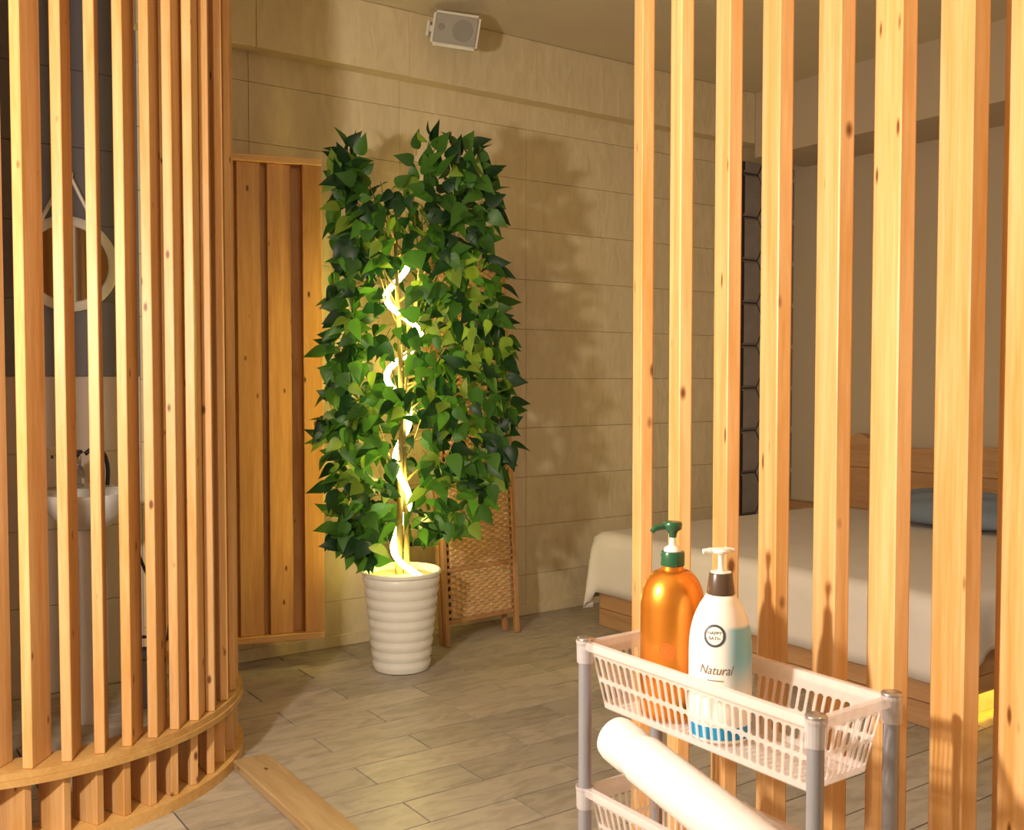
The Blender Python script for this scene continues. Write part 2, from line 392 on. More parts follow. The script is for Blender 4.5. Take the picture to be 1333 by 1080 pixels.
# stone relief on the end of the recess: hexagonal pieces with dark joints
hx = struct(obj('wall_recess_end', box(UBEAM+.002, UREC-.002, VW-.004, VW+.0115, 0.0, 2.559), 'dark'))
HP = 0.262; HR = HP/math.sqrt(3)
def hexpiece():
    bm = bmesh.new()
    lo = [bm.verts.new(((HR-.006)*math.cos(PI/3*i), 0, (HR-.006)*math.sin(PI/3*i))) for i in range(6)]
    hi = [bm.verts.new(((HR-.022)*math.cos(PI/3*i), -0.016, (HR-.022)*math.sin(PI/3*i))) for i in range(6)]
    for i in range(6): bm.faces.new((lo[i], lo[(i+1) % 6], hi[(i+1) % 6], hi[i]))
    bm.faces.new(hi); bmesh.ops.recalc_face_normals(bm, faces=bm.faces)
    m = bpy.data.meshes.new('stone_piece'); bm.to_mesh(m); bm.free(); m.materials.append(M['hex']); return m
hm = hexpiece()
def clipped(me, xmin, xmax):
    b = bmesh.new(); b.from_mesh(me)
    for co, no in ((xmin, -1), (xmax, 1)):
        bmesh.ops.bisect_plane(b, geom=b.verts[:]+b.edges[:]+b.faces[:], plane_co=(co, 0, 0), plane_no=(no, 0, 0), clear_outer=True)
    m = bpy.data.meshes.new('stone_piece'); b.to_mesh(m); b.free(); m.materials.clear(); m.materials.append(M['hex']); return m
for c in range(4):
    xc = .06+(c-1)*HR*1.5
    hmc = clipped(hm, .004-xc, UREC-UBEAM-.004-xc)
    for k in range(10):
        z = 0.13+k*HP+(HP/2 if c % 2 else 0)
        if z-HP/2 > 2.55 or len(hmc.polygons) == 0: continue
        if z+HP/2 > 2.555:
            b = bmesh.new(); b.from_mesh(hmc); bmesh.ops.bisect_plane(b, geom=b.verts[:]+b.edges[:]+b.faces[:], plane_co=(0, 0, 2.555-z), plane_no=(0, 0, 1), clear_outer=True)
            hmc_ = bpy.data.meshes.new('stone_piece'); b.to_mesh(hmc_); b.free(); hmc_.materials.append(M['hex'])
            o = bpy.data.objects.new('stone_piece', hmc_); link(o, hx); o.location = (UBEAM+xc, VW-.0042, z); continue
        o = bpy.data.objects.new('stone_piece', hmc); link(o, hx); o.location = (UBEAM+xc, VW-.0042, z)
# timber sill on the floor
sill = struct(obj('trim_3', box(1.085, 1.20, -1.0, 3.10, -0.001, 0.03, 0.004), 'pine_y'), 'pine timber sill strip lying across the tiled floor')

# ------------------------------------------------------------------ round slatted enclosure
CU, CV, RR = 0.531, 3.519, 0.70
enc = tag(empty('slatted_enclosure', (CU, CV, 0)), 'round washroom enclosure of tall upright pine slats on a curved kerb', 'partition')
BASE = math.atan2(-CV, -CU)
A0, A1 = BASE-math.radians(112), BASE+math.radians(128)
smooth(obj('base_ring', arc_slab(0.58, 0.697, 0.0, 0.032, A0, A1, 72), 'pine_n', enc), 30)
smooth(obj('kerb_ring', arc_slab(0.575, 0.697, 0.190, 0.2065, A0, A1, 72), 'pine_n', enc), 30)
smooth(obj('kerb_ring', arc_slab(0.575, 0.690, 0.207, 0.225, A0, A1, 72), 'pine_n', enc), 30)
smooth(obj('top_ring', arc_slab(0.575, 0.70, ZC-.04, ZC-.001, A0, A1, 72), 'pine_n', enc), 30)
def slat_mesh(th, dp, h, name):
    b = box(-th/2, th/2, 0, dp, 0, h, 0.0018); m = bpy.data.meshes.new(name); b.to_mesh(m); b.free(); m.materials.append(M['pine']); return m
TH_, DP_ = 0.027, 0.104
sm_up = slat_mesh(TH_, DP_, ZC-.0405-.2255, 'slat'); sm_lo = slat_mesh(0.024, 0.100, .190-.0325, 'lower_slat')
def enc_slat(phi, world_dir, me, z, r, name):
    """outer edge centre on radius r at angle phi; depth runs along direction world_dir (deg clockwise from the view axis)"""
    a = BASE+phi
    o = bpy.data.objects.new(name, me); link(o, enc); o.location = (r*math.cos(a), r*math.sin(a), z)
    o.rotation_euler = (0, 0, YAW-math.radians(world_dir))
    return o
def phi_for_px(px, r):
    # angle at which a point on radius r is seen at column px (horizon row), front side
    best = None
    for k in range(0, 2400):
        ph = math.radians(-30+k*0.05); a = BASE+ph
        u, v = CU+r*math.cos(a), CV+r*math.sin(a)
        X, Y = CY*u-SY*v, SY*u+CY*v
        p = 666+FPX*X/Y
        if best is None or abs(p-px) < best[0]: best = (abs(p-px), ph)
        if p > px+6: break
    return best[1]
RS = 0.675
edge = [26, 78, 122, 158, 192, 221, 247, 268.5]
alpha = [28, 14, 6, 18, 16, 16, 14, 3]
phis = []
for e, al in zip(edge, alpha):
    ph = phi_for_px(e, RS); phis.append(ph)
    ray = math.degrees(math.atan2(e-666, FPX))
    enc_slat(ph, ray+al, sm_up, .2255, RS, 'slat')
PITCH = math.radians(8.9)
def radial_world(ph):
    a = BASE+ph; u, v = -math.cos(a), -math.sin(a)
    X, Y = CY*u-SY*v, SY*u+CY*v
    return math.degrees(math.atan2(X, Y))
ph = phis[-1]; k = 0
while ph+PITCH < math.radians(126):
    ph += PITCH; k += 1
    enc_slat(ph, radial_world(ph)+max(30, 52-6*k), sm_up, .2255, RS, 'slat')
    if ph < math.radians(126): enc_slat(ph, radial_world(ph)-20, sm_lo, .0322, .675, 'lower_slat')
ph = phis[0]
while ph-PITCH > math.radians(-110):
    ph -= PITCH
    enc_slat(ph, radial_world(ph)+28, sm_up, .2255, RS, 'slat')
    enc_slat(ph, radial_world(ph)-22, sm_lo, .0322, .675, 'lower_slat')
lowal = [-40, -39, -39, -37, -33, -30, -25, -16]
for e, al, p_ in zip(edge, lowal, phis):
    ray = math.degrees(math.atan2(e-666, FPX))
    enc_slat(p_, ray+al, sm_lo, .0322, .675, 'lower_slat')

# ------------------------------------------------------------------ straight slatted partition
part = tag(empty('slatted_partition', (1.303, 1.45, 0)), 'straight floor to ceiling partition of upright pine slats behind the basket cart', 'partition')
DSC = 2080.0
lefts = [825, 872, 930, 990, 1062, 1134, 1218, 1302, 1398, 1504]
me_s = slat_mesh(0.0225, 0.098, ZC-.0405-.0405, 'slat')
uu, vv = [], []
for i, p in enumerate(lefts):
    Y = DSC/(p+250.0); X = (p-666)/FPX*Y
    c = W(X, Y-0.098, 0.0405); c = c+W(0.01125, 0)
    o = bpy.data.objects.new('slat', me_s); link(o, part); o.location = c-Vector((1.303, 1.45, 0)); o.rotation_euler = (0, 0, YAW+math.radians(1.5))
    uu.append(c.x); vv.append(c.y)
u0, v0, v1 = 1.225, min(vv)-.08, max(vv)+.12
obj('bottom_rail', box(u0, u0+.115, v0, v1, 0.0005, .04, .003), 'pine_y', part, (-1.303, -1.45, 0))
obj('top_rail', box(u0, u0+.115, v0, v1, ZC-.0403, ZC-.0005, .003), 'pine_y', part, (-1.303, -1.45, 0))

# ------------------------------------------------------------------ slatted door panel standing open against the wall
dl, dr = W(-1.27, 4.165), W(-0.812, 4.325)
dv = dr-dl; DW = dv.length; drz = math.atan2(dv.y, dv.x)
door = tag(empty('slatted_door', dl, drz), 'pine board door leaf standing open against the embossed wall', 'door')
ZB, ZT = 0.118, 2.175
DT = 0.062
obj('bottom_rail', box(0, DW, -0.004, DT, ZB, ZB+.028, .002), 'pine_x', door)
obj('top_rail', box(0, DW, -0.004, DT, ZT-.028, ZT, .002), 'pine_x', door)
obj('stile', box(DW-.082, DW-.001, 0, DT-.002, ZB+.0285, ZT-.0285, .002), 'pine_door', door)
obj('stile', box(0.001, .03, 0, DT-.002, ZB+.0285, ZT-.0285, .002), 'pine_door', door)
obj('backing', box(.031, DW-.083, DT-.016, DT-.004, ZB+.0285, ZT-.0285), 'pine_door', door)
x = DW-.082-.048
bmsh = None
while x-.098 > 0.03:
    b = box(-.049, .049, -.011, .011, 0, ZT-ZB-.058, .002)
    o = obj('board', b, 'pine_door', door, (x-.049, .026, ZB+.029), math.radians(5))
    x -= .124
# peg on the wall beside it
pg = bmesh.new(); tube([W(-1.222, 4.30, 2.405), W(-1.205, 4.235, 2.41), W(-1.195, 4.20, 2.425)], [.010, .010, .013], 10, pg)
tag(smooth(obj('wall_peg', pg, 'peg'), 40), 'small dark wooden peg sticking out above the board door', 'peg')

# ------------------------------------------------------------------ wash basin, mirror inside the enclosure
sb = W(-1.535, 3.62); SBR = YAW*0.0
sink = tag(empty('pedestal_sink', sb), 'white pedestal wash basin inside the round slatted enclosure', 'sink')
b = lathe([(.052, 0), (.050, .02), (.036, .06), (.030, .3), (.030, .62), (.04, .70), (.055, .735)], 28)
smooth(obj('pedestal', b, 'white_ceramic', sink), 50)
b = lathe([(.05, .70), (.085, .715), (.125, .755), (.148, .80), (.153, .825), (.148, .832), (.135, .828), (.12, .80), (.08, .765), (.02, .755)], 36, cap1=True)
bo = smooth(obj('basin', b, 'white_ceramic', sink), 60)
b = bmesh.new(); bm_box(b, -.145, .145, .11, .33, .775, .834, .006); obj('deck', b, 'white_ceramic', sink)
b = lathe([(.026, .834), (.026, .845), (.019, .85), (.019, .93), (.02, .95)], 20, c=(0, .175, 0)); smooth(obj('tap_body', b, 'chrome', sink), 40)
b = tube(catmull([(0, .175, .90), (0, .13, .915), (0, .08, .905), (0, .06, .885)], 5), .011, 10); smooth(obj('spout', b, 'chrome', sink), 40)
b = tube([(0, .175, .951), (0, .14, .968), (0, .09, .973)], [.012, .011, .008], 8); smooth(obj('tap_lever', b, 'black', sink), 40)
# soap box on the deck
sbx = empty('soap_box', sb+Vector((-.055, .235, .8342)), math.radians(10))
tag(sbx, 'small white box with a dark print standing on the wash basin deck', 'box')
obj('carton', box(-.04, .04, -.025, .025, 0, .15, .003), 'white_plastic', sbx)
for i in range(4): obj('print_mark', box(-.03+i*.017, -.022+i*.017, -.0262, -.0252, .11+.008*(i % 2), .122+.004*(i % 2)), 'print_dark', sbx)
h = tube(catmull([sb+Vector((.118, .20, .834)), sb+Vector((.120, .20, .90)), sb+Vector((.105, .20, .955)), sb+Vector((.07, .205, .975)), sb+Vector((.04, .21, .955))], 6), .008, 8)
tag(smooth(obj('shower_hose', h, 'black'), 60), 'black hose standing up behind the wash basin', 'hose')
h = tube(catmull([W(-1.42, 3.70, .70), W(-1.40, 3.72, .62), W(-1.36, 3.74, .50), W(-1.30, 3.75, .40), W(-1.28, 3.72, .30), W(-1.30, 3.70, .27), W(-1.36, 3.70, .285), W(-1.44, 3.72, .27)], 7), .006, 8)
tag(smooth(obj('drain_hose', h, 'black'), 60), 'thin dark hose looping down beside the basin pedestal', 'hose')
h = empty('floor_bin', W(-1.40, 3.80), 0); tag(h, 'low dark grey bin on the floor beside the basin pedestal', 'bin')
smooth(obj('bin_body', lathe([(.06, 0), (.075, .19), (.07, .19), (.056, .006)], 28), 'grey_tile', h), 40)
smooth(obj('bin_rim', lathe([(.076, .188), (.08, .195), (.076, .202), (.069, .202), (.069, .188)], 28, cap0=False, cap1=False), 'print_dark', h), 40)
# mirror
def wall_at(px, z, off=0.0):
    k = (px-666)/FPX; Y = (VW-off)/(CY-SY*k); return W(k*Y, Y, z)
mc = wall_at(91, 1.69, 0.012)
mir = tag(empty('round_mirror', mc), 'round mirror with a pale rim hanging from a strap on grey tiles', 'mirror')
b = lathe([(.148, 0), (.186, 0), (.186, .012), (.178, .018), (.152, .018), (.148, .012)], 56, cap0=False, cap1=False)
bm_faces = b
o = smooth(obj('rim', b, 'mirror_rim', mir), 50); o.rotation_euler = (PI/2, 0, 0)
o = obj('mirror_glass', lathe([(.152, .002), (.152, .009)], 56), 'mirror', mir); o.rotation_euler = (PI/2, 0, 0)
for s in (-1, 1):
    b = tube([(s*.10, -.014, .155), (s*.012, -.016, .335)], .0075, 8); obj('strap', b, 'mirror_rim', mir)
b = lathe([(.006, -.01), (.006, .012), (.017, .014), (.02, .022), (.014, .03)], 20)
o = smooth(obj('wall_hook', b, 'white_ceramic'), 40); o.location = mc+Vector((0, .0, .345)); o.rotation_euler = (PI/2, 0, 0)
tag(o, 'white round hook holding the strap of the mirror', 'hook')

# ------------------------------------------------------------------ bed
BU0, BU1, BV0, BV1, ZM = 3.237, 5.06, 1.965, 3.859, 0.468
bed = tag(empty('bed', (BU0, BV0, 0)), 'low wooden platform bed seen through the straight slatted partition', 'bed')
off = (-BU0, -BV0, 0)
for i, (z0, z1) in enumerate(((0.001, .088), (.0905, .172), (.1745, .262))):
    obj('foot_board', box(BU0, BU0+.025, BV0, BV1, z0, z1, .002), 'bedwood_y', bed, off)
    obj('side_board', box(BU0+.026, BU1, BV1-.025, BV1, z0, z1, .002), 'bedwood_x', bed, off)
    if z0 > .08: obj('side_board', box(BU0+.026, BU1, BV0, BV0+.025, z0+.018*(i == 1), z1, .002), 'bedwood_x', bed, off)
obj('plinth', box(BU0+.03, BU1-.02, BV0+.07, BV0+.095, 0.001, .108), 'white_plastic', bed, off)
obj('platform', box(BU0+.026, BU1, BV0+.026, BV1-.026, .2, .255), 'bedwood_x', bed, off)
b = box(BU0+.03, BU1-.02, BV0+.035, BV1-.035, .2555, ZM-.004); bmesh.ops.bevel(b, geom=[e for e in b.edges], offset=.04, segments=4, affect='EDGES')
smooth(obj('mattress', b, 'mattress', bed, off), 60)
# headboard: low ledge, panel and waved top board
obj('headboard_panel', box(BU1+.005, BU1+.045, BV0, 3.80, .001, .72, .006), 'bedwood_y', bed, off)
b = bmesh.new(); prof = [(BV0, .7205)]
n = 48
for i in range(n+1):
    t = i/n; v = BV0+(3.80-BV0)*t
    prof.append((v, .825+.075*math.exp(-((t-.93)/.05)**2)+.07*math.exp(-((t-.5)/.2)**2)+.02*math.sin(9*t)))
prof.append((3.80, .7205))
fr = [b.verts.new((BU1-.002, p[0], p[1])) for p in prof]; bk_ = [b.verts.new((BU1+.04, p[0], p[1])) for p in prof]
b.faces.new(fr); b.faces.new(bk_[::-1])
for i in range(len(prof)):
    j = (i+1) % len(prof); b.faces.new((fr[i], bk_[i], bk_[j], fr[j]))
bmesh.ops.recalc_face_normals(b, faces=b.faces)
obj('headboard_crest', b, 'bedwood_y', bed, off)
obj('headboard_ledge', box(BU1-.02, UREC-.002, 3.801, VW-.03, .40, .468, .004), 'bedwood_y', bed, off)
# sheet
def sheet():
    bm = bmesh.new(); top = ZM+.004; d = .31
    Lu, Wv = BU1-BU0-.01, BV1-BV0
    ncx, ncy = 46, 84
    us = [-d+i*(Lu+d)/ncx for i in range(ncx+1)]; vs_ = [-d+i*(Wv+2*d)/ncy for i in range(ncy+1)]
    g = []
    for u in us:
        row = []
        for v in vs_:
            a = -u if u < 0 else 0.0
            c, sv = (0.0, 0)
            if v < 0: c, sv = -v, -1
            elif v > Wv: c, sv = v-Wv, 1
            bu, bv = max(u, 0.0), min(max(v, 0.0), Wv)
            r = math.hypot(a, c); z = top; ou = ov = 0.0
            if r > 1e-6:
                du, dv_ = -a/r, sv*c/r
                rr = min(r, d*1.12)
                if a > 0 and c > 0: wav = .5+.5*math.sin(math.atan2(c, a)*4)
                else: wav = .5+.5*math.sin((bv*1.0+bu)*17.0+1.2*math.sin(bv*5+bu*7))
                amp = (.012 if c == 0 else .035)
                if a > 0 and c > 0: amp = .045
                o_ = .03*(1-math.exp(-rr/.03))+amp*wav*(rr/d)
                ou, ov = du*o_, dv_*o_
                drop = rr-.016*(1-math.exp(-rr/.03))
                lift = 0.0
                if sv < 0 and c > 0: lift = 0.33*drop*min(1, (bu+.2)/.4)
                if sv > 0 and c > 0: drop *= 1.16
                z = top-drop+lift
            else:
                z += .002*math.sin(u*9+v*4)*math.sin(v*7)
            row.append(bm.verts.new((BU0+bu+ou, BV0+bv+ov, max(z, .03))))
        g.append(row)
    for i in range(ncx):
        for j in range(ncy): bm.faces.new((g[i][j], g[i+1][j], g[i+1][j+1], g[i][j+1]))
    bmesh.ops.recalc_face_normals(bm, faces=bm.faces)
    return bm
sh = smooth(obj('bed_sheet', sheet(), 'sheet'))
sd = sh.modifiers.new('thick', 'SOLIDIFY'); sd.thickness = 0.003; sd.offset = 1
tag(sh, 'plain white sheet spread over the low bed, hem hanging to the base', 'sheet')
# pillow
b = bmesh.new(); bmesh.ops.create_grid(b, x_segments=20, y_segments=28, size=1)
pw, pl = .17, .36
lo = []
for v in list(b.verts):
    x, y = v.co.x, v.co.y
    t = max(0, (1-abs(x)**2.6))*max(0, (1-abs(y)**3.2)); hgt = .085*t**.55
    pin = 1-.07*(abs(x*y))
    v.co = Vector((x*pw*pin, y*pl*pin, hgt+.006*math.sin(x*9+y*6)*t))
geo = bmesh.ops.duplicate(b, geom=b.verts[:]+b.edges[:]+b.faces[:])
for v in geo['geom']:
    if isinstance(v, bmesh.types.BMVert): v.co.z = -v.co.z*.65
bmesh.ops.remove_doubles(b, verts=b.verts, dist=.0005); bmesh.ops.recalc_face_normals(b, faces=b.faces)
pil = smooth(obj('pillow', b, 'pillow')); pil.location = (4.80, 2.90, ZM+.098); pil.rotation_euler = (0, math.radians(-16), math.radians(3))
tag(pil, 'blue grey pillow lying on the bed against the headboard', 'pillow')
# glowing LED strip under the bed edge
ls = obj('led_strip', box(BU0+.06, BU1-.1, BV0+.028, BV0+.040, .182, .190), 'led')
tag(ls, 'yellow glowing LED strip fixed under the right edge of the bed base', 'light strip')

# ------------------------------------------------------------------ woven folding screen leaning on the wall
s0, s1 = Vector((2.386, 3.945, 0)), Vector((2.829, 3.985, 0))
fs = tag(empty('folding_screen', s0, math.atan2(s1.y-s0.y, s1.x-s0.x)), 'woven rush folding screen with brown frame leaning on the wall behind the tree', 'screen')
SW, SH = (s1-s0).length, 1.80
def leaf_panel(width):
    parts = []
    st = .022
    parts.append(('stile', box(0, st, -.012, .012, 0, SH, .002), 'wickframe'))
    parts.append(('stile', box(width-st, width, -.012, .012, 0, SH, .002), 'wickframe'))
    for z in (.10, .34, 1.05, SH-.03):
        parts.append(('cross_rail', box(st+.0003, width-st-.0003, -.009, .009, z, z+.018, .002), 'wickframe'))
    for z0, z1 in ((.118, .34), (.358, 1.05), (1.068, SH-.03)):
        bm = bmesh.new(); nx = 13; x0, x1 = st+.022, width-st-.022; cw = (x1-x0)/nx; ch = .026
        nz = int((z1-z0)/ch); ch = (z1-z0)/nz
        for i in range(nx):
            for k in range(nz):
                xa, xb = x0+i*cw+.001, x0+(i+1)*cw-.001
                zo = (ch/2 if i % 2 else 0); za, zb = z0+k*ch+zo+.0015, min(z0+(k+1)*ch+zo-.0015, z1)
                if zb-za < .006: continue
                zm, xm = (za+zb)/2, (xa+xb)/2
                c = [bm.verts.new(p) for p in ((xa, -.002, za+.004), (xb, -.002, za), (xb, -.002, zb-.004), (xa, -.002, zb))]
                t = [bm.verts.new(p) for p in ((xa+.003, -.011, zm-.004), (xb-.003, -.011, zm-.006), (xb-.003, -.011, zm+.004), (xa+.003, -.011, zm+.006))]
                bm.faces.new(t)
                for q in range(4): bm.faces.new((c[q], c[(q+1) % 4], t[(q+1) % 4], t[q]))
        bm_box(bm, x0, x1, -.0018, .004, z0+.0005, z1-.0005)
        bmesh.ops.recalc_face_normals(bm, faces=bm.faces)
        parts.append(('woven_field', bm, 'wicker'))
        k = 0; z = z0+.012
        bm = bmesh.new()
        while z < z1-.012:
            bm_box(bm, st+.0003, st+.0217, -.004, .003, z, z+.016); bm_box(bm, width-st-.0217, width-st-.0003, -.004, .003, z, z+.016); z += .036
        parts.append(('lacing', bm, 'wickframe'))
    return parts
piv = empty('front_leaf', (0, 0, .002)); piv.parent = fs; piv.rotation_euler = (math.radians(-3.6), 0, 0)
piv2 = empty('rear_leaf', (-.004, .03, .002)); piv2.parent = fs; piv2.rotation_euler = (math.radians(-3.6), 0, math.radians(4))
for P_, w in ((piv, SW), (piv2, SW-.02)):
    for nm, bm, mt in leaf_panel(w):
        o = obj(nm, bm, mt, P_)
        if nm in ('woven_field', 'lacing'): o['kind'] = 'stuff'
# left side leaf folded back
# ------------------------------------------------------------------ artificial tree in ribbed pot
pc = W(-0.474, 4.28)
tree = tag(empty('potted_tree', pc), 'artificial leafy tree in a ribbed white pot beside the woven screen', 'potted plant')
prof = [(.100, .0), (.116, .004)]
nb = 9; H = .40
for i in range(nb):
    z0, z1 = .006+H*i/nb, .006+H*(i+1)/nb; r0 = .116+(.160-.116)*i/nb; r1 = .116+(.160-.116)*(i+1)/nb
    prof += [(r0+.0005, z0), (r0+.006, z0+.012), (r1+.005, z1-.014), (r1-.0005, z1-.002)]
prof += [(.163, .408), (.170, .412), (.170, .424), (.163, .428), (.156, .424), (.150, .395), (.02, .39)]
smooth(obj('pot', lathe(prof, 64), 'white_pot', tree), 55)
smooth(obj('pot_fill', lathe([(.151, .385), (.151, .398), (.10, .402), (.02, .405)], 40), 'moss', tree), 60)
R_ = Vector((CY, -SY, 0)); F_ = Vector((SY, CY, 0)); Z_ = Vector((0, 0, 1))   # right, ahead, up seen from the room's middle
def tp(x, y, z): return R_*x+F_*y+Z_*z
trunkA = catmull([tp(-.012, .0, .39), tp(-.004, .01, .75), tp(.004, .0, 1.15), tp(-.008, .0, 1.5), tp(-.02, .01, 1.85)], 6)
trunkB = catmull([tp(.022, .01, .39), tp(.02, .02, .7), tp(.012, .02, 1.0), tp(.03, .03, 1.3), tp(.08, .03, 1.7)], 6)
smooth(obj('trunk', tube(trunkA, [.016-.008*i/24 for i in range(25)], 10), 'trunk', tree))
smooth(obj('trunk', tube(trunkB, [.014-.008*i/24 for i in range(25)], 10), 'trunk', tree))
# outline of the crown: (z, left, right) from the trunk
tab = [(.50, -.14, .02), (.56, -.27, .22), (.66, -.28, .38), (.80, -.28, .43), (.96, -.31, .48), (1.10, -.31, .47), (1.30, -.30, .45), (1.48, -.28, .45),
       (1.62, -.27, .45), (1.76, -.28, .38), (1.90, -.27, .39), (2.02, -.27, .40), (2.12, -.27, .37), (2.20, -.20, .34)]
def bounds(z):
    for (za, la, ra), (zb, lb, rb) in zip(tab, tab[1:]):
        if za <= z <= zb:
            t = (z-za)/(zb-za); return la+(lb-la)*t, ra+(rb-ra)*t
    return -.1, .1
def leafmesh(idx, mat, L=.086, Wd=.060):
    bm = bmesh.new(); rr = random.Random(idx)
    st = [(0, .0), (.03, .42), (.12, .82), (.27, 1.0), (.45, .92), (.62, .66), (.78, .36), (.9, .14), (1.0, 0.0)]
    bend = rr.uniform(.05, .35); fold = rr.uniform(.12, .4); c = []; l = []; r = []
    for t, w in st:
        y = t*L; z = -bend*L*t*t; ww = w*Wd/2
        c.append(bm.verts.new((0, y, z)))
        if w > 0:
            l.append(bm.verts.new((-ww, y-.004*w, z+fold*ww))); r.append(bm.verts.new((ww, y-.004*w, z+fold*ww)))
        else: l.append(None); r.append(None)
    for i in range(len(st)-1):
        for s in (l, r):
            q = [c[i], c[i+1]]+([s[i+1]] if s[i+1] else [])+([s[i]] if s[i] else [])
            bm.faces.new(q if s is r else q[::-1])
    # petiole
    a = [bm.verts.new(p) for p in ((-.0012, -.028, .004), (.0012, -.028, .004), (.0012, .002, 0), (-.0012, .002, 0))]
    bm.faces.new(a)
    m = bpy.data.meshes.new('leaf'); bm.to_mesh(m); bm.free(); m.materials.append(mat)
    for p in m.polygons: p.use_smooth = True
    return m
LM = [[leafmesh(10*a+b, LEAFM[a]) for b in range(3)] for a in range(4)]
leaves = []
scr_n = Vector((0, 1, 0))
tries = 0
NL = 1400
while len(leaves) < NL and tries < 60000:
    tries += 1
    z = rnd.uniform(.50, 2.20); la, ra = bounds(z)
    if z > 2.02:
        x = rnd.choice((rnd.uniform(la, -.12), rnd.uniform(.06, ra), rnd.uniform(.12, ra)))
        if z > 2.12 and rnd.random() < .45: continue
    else: x = rnd.uniform(la, ra)
    mid = (la+ra)/2; hw = (ra-la)/2+.001
    q = (x-mid)/hw
    dep = .27*math.sqrt(max(0, 1-.75*q*q))
    y = rnd.choice((-1, -1, 1))*dep*rnd.uniform(.35, 1.0)
    p = pc+tp(x, y, z)
    # keep clear of wall, leaning screen and door leaf
    if p.y > VW-.13: continue
    if 2.30 < p.x < 2.93 and z < 1.92 and p.y > 3.86: continue
    dd = (p-dl); loc_x = dd.x*math.cos(drz)+dd.y*math.sin(drz); loc_y = -dd.x*math.sin(drz)+dd.y*math.cos(drz)
    if loc_x < DW+.05 and loc_y > -.08: continue
    # openings that show the stems and the light rope
    if y < .02:
        if 1.22 < z < 1.70 and -.13 < x < .07 and rnd.random() < .82: continue
        if .50 < z < 1.10 and -.06 < x < .10 and rnd.random() < .88: continue
        if z < .62 and -.05 < x < .20: continue
        if rnd.random() < .05: continue
    leaves.append((x, y, z, p))
def leaf_matrix(x, y, z, p):
    outw = (tp(x-.05, y*1.3-.12, 0)).normalized()
    d = (outw*rnd.uniform(.0, .8)+R_*rnd.uniform(-.8, .8)+Z_*rnd.uniform(-1.2, .30))
    if z > 2.0: d += Z_*rnd.uniform(.5, 1.5)
    d.normalize()
    nrm = (-F_*rnd.uniform(.3, 1.0)+Z_*rnd.uniform(-.2, 1.0)+R_*rnd.uniform(-1.0, 1.0)+outw*.2)
    nrm = (nrm-d*nrm.dot(d)).normalized(); side = d.cross(nrm).normalized()
    s = rnd.uniform(.66, 1.22)
    m = Matrix((side, d, nrm)).transposed().to_4x4()
    return Matrix.Translation(p-pc)@m@Matrix.Diagonal((s, s*rnd.uniform(.9, 1.15), s, 1))
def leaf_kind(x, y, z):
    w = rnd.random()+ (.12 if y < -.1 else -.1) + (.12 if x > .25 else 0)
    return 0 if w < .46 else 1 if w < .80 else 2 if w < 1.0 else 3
leaves.sort(key=lambda t: t[1])
big = leaves[:300]; rest = leaves[300:]
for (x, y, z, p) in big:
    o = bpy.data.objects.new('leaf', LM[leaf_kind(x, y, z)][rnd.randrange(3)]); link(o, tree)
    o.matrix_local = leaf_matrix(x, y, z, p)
fb = bmesh.new()
fm = bpy.data.meshes.new('foliage')
for k in range(4): fm.materials.append(LEAFM[k])
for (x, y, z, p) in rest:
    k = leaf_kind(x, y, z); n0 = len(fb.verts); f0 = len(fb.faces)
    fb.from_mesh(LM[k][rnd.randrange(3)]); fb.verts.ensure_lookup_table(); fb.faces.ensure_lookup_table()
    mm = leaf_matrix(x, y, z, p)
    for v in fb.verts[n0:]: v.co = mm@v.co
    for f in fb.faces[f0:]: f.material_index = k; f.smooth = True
fb.to_mesh(fm); fb.free()
fo = bpy.data.objects.new('foliage', fm); link(fo, tree); fo['kind'] = 'stuff'
# branches
for i in range(34):
    z = .75+1.15*i/33; tr = trunkA if i % 2 else trunkB
    b0 = min(tr, key=lambda q: abs(q.z-z)); la, ra = bounds(min(z+.22, 2.15))
    tx = rnd.uniform(la*.85, ra*.85); ty = rnd.uniform(-.2, .12)
    e = tp(tx, ty, min(z+rnd.uniform(.12, .34), 2.14)); wp = e+pc
    if wp.y > VW-.15 or (2.28 < wp.x < 2.95 and e.z < 1.95 and wp.y > 3.84): e = tp(tx, -.1, e.z)
    m_ = (b0+e)/2+Z_*-.03
    smooth(obj('branch', tube(catmull([b0, m_, e], 4), [.006-.0045*k/8 for k in range(9)], 6), 'trunk', tree))
# glowing rope light wound up the stems
pts = []
n = 210
for i in range(n+1):
    t = i/n; z = .40+1.36*t
    turns = 3.9*t
    if t < .05: r = .085
    r = .030+.05*max(0, math.sin((t-.50)*PI/.5))*(1 if t > .5 else 0)+(.055*(1-t/.12) if t < .12 else 0)
    a = 2*PI*turns+0.4
    pts.append(tp(.006+r*math.cos(a), .005-r*math.sin(a), z))
rp = smooth(obj('rope_light', tube(pts, .0125, 8), 'rope')); rp.location = pc
tag(rp, 'glowing yellow rope light wound around the stems of the leafy tree', 'rope light')

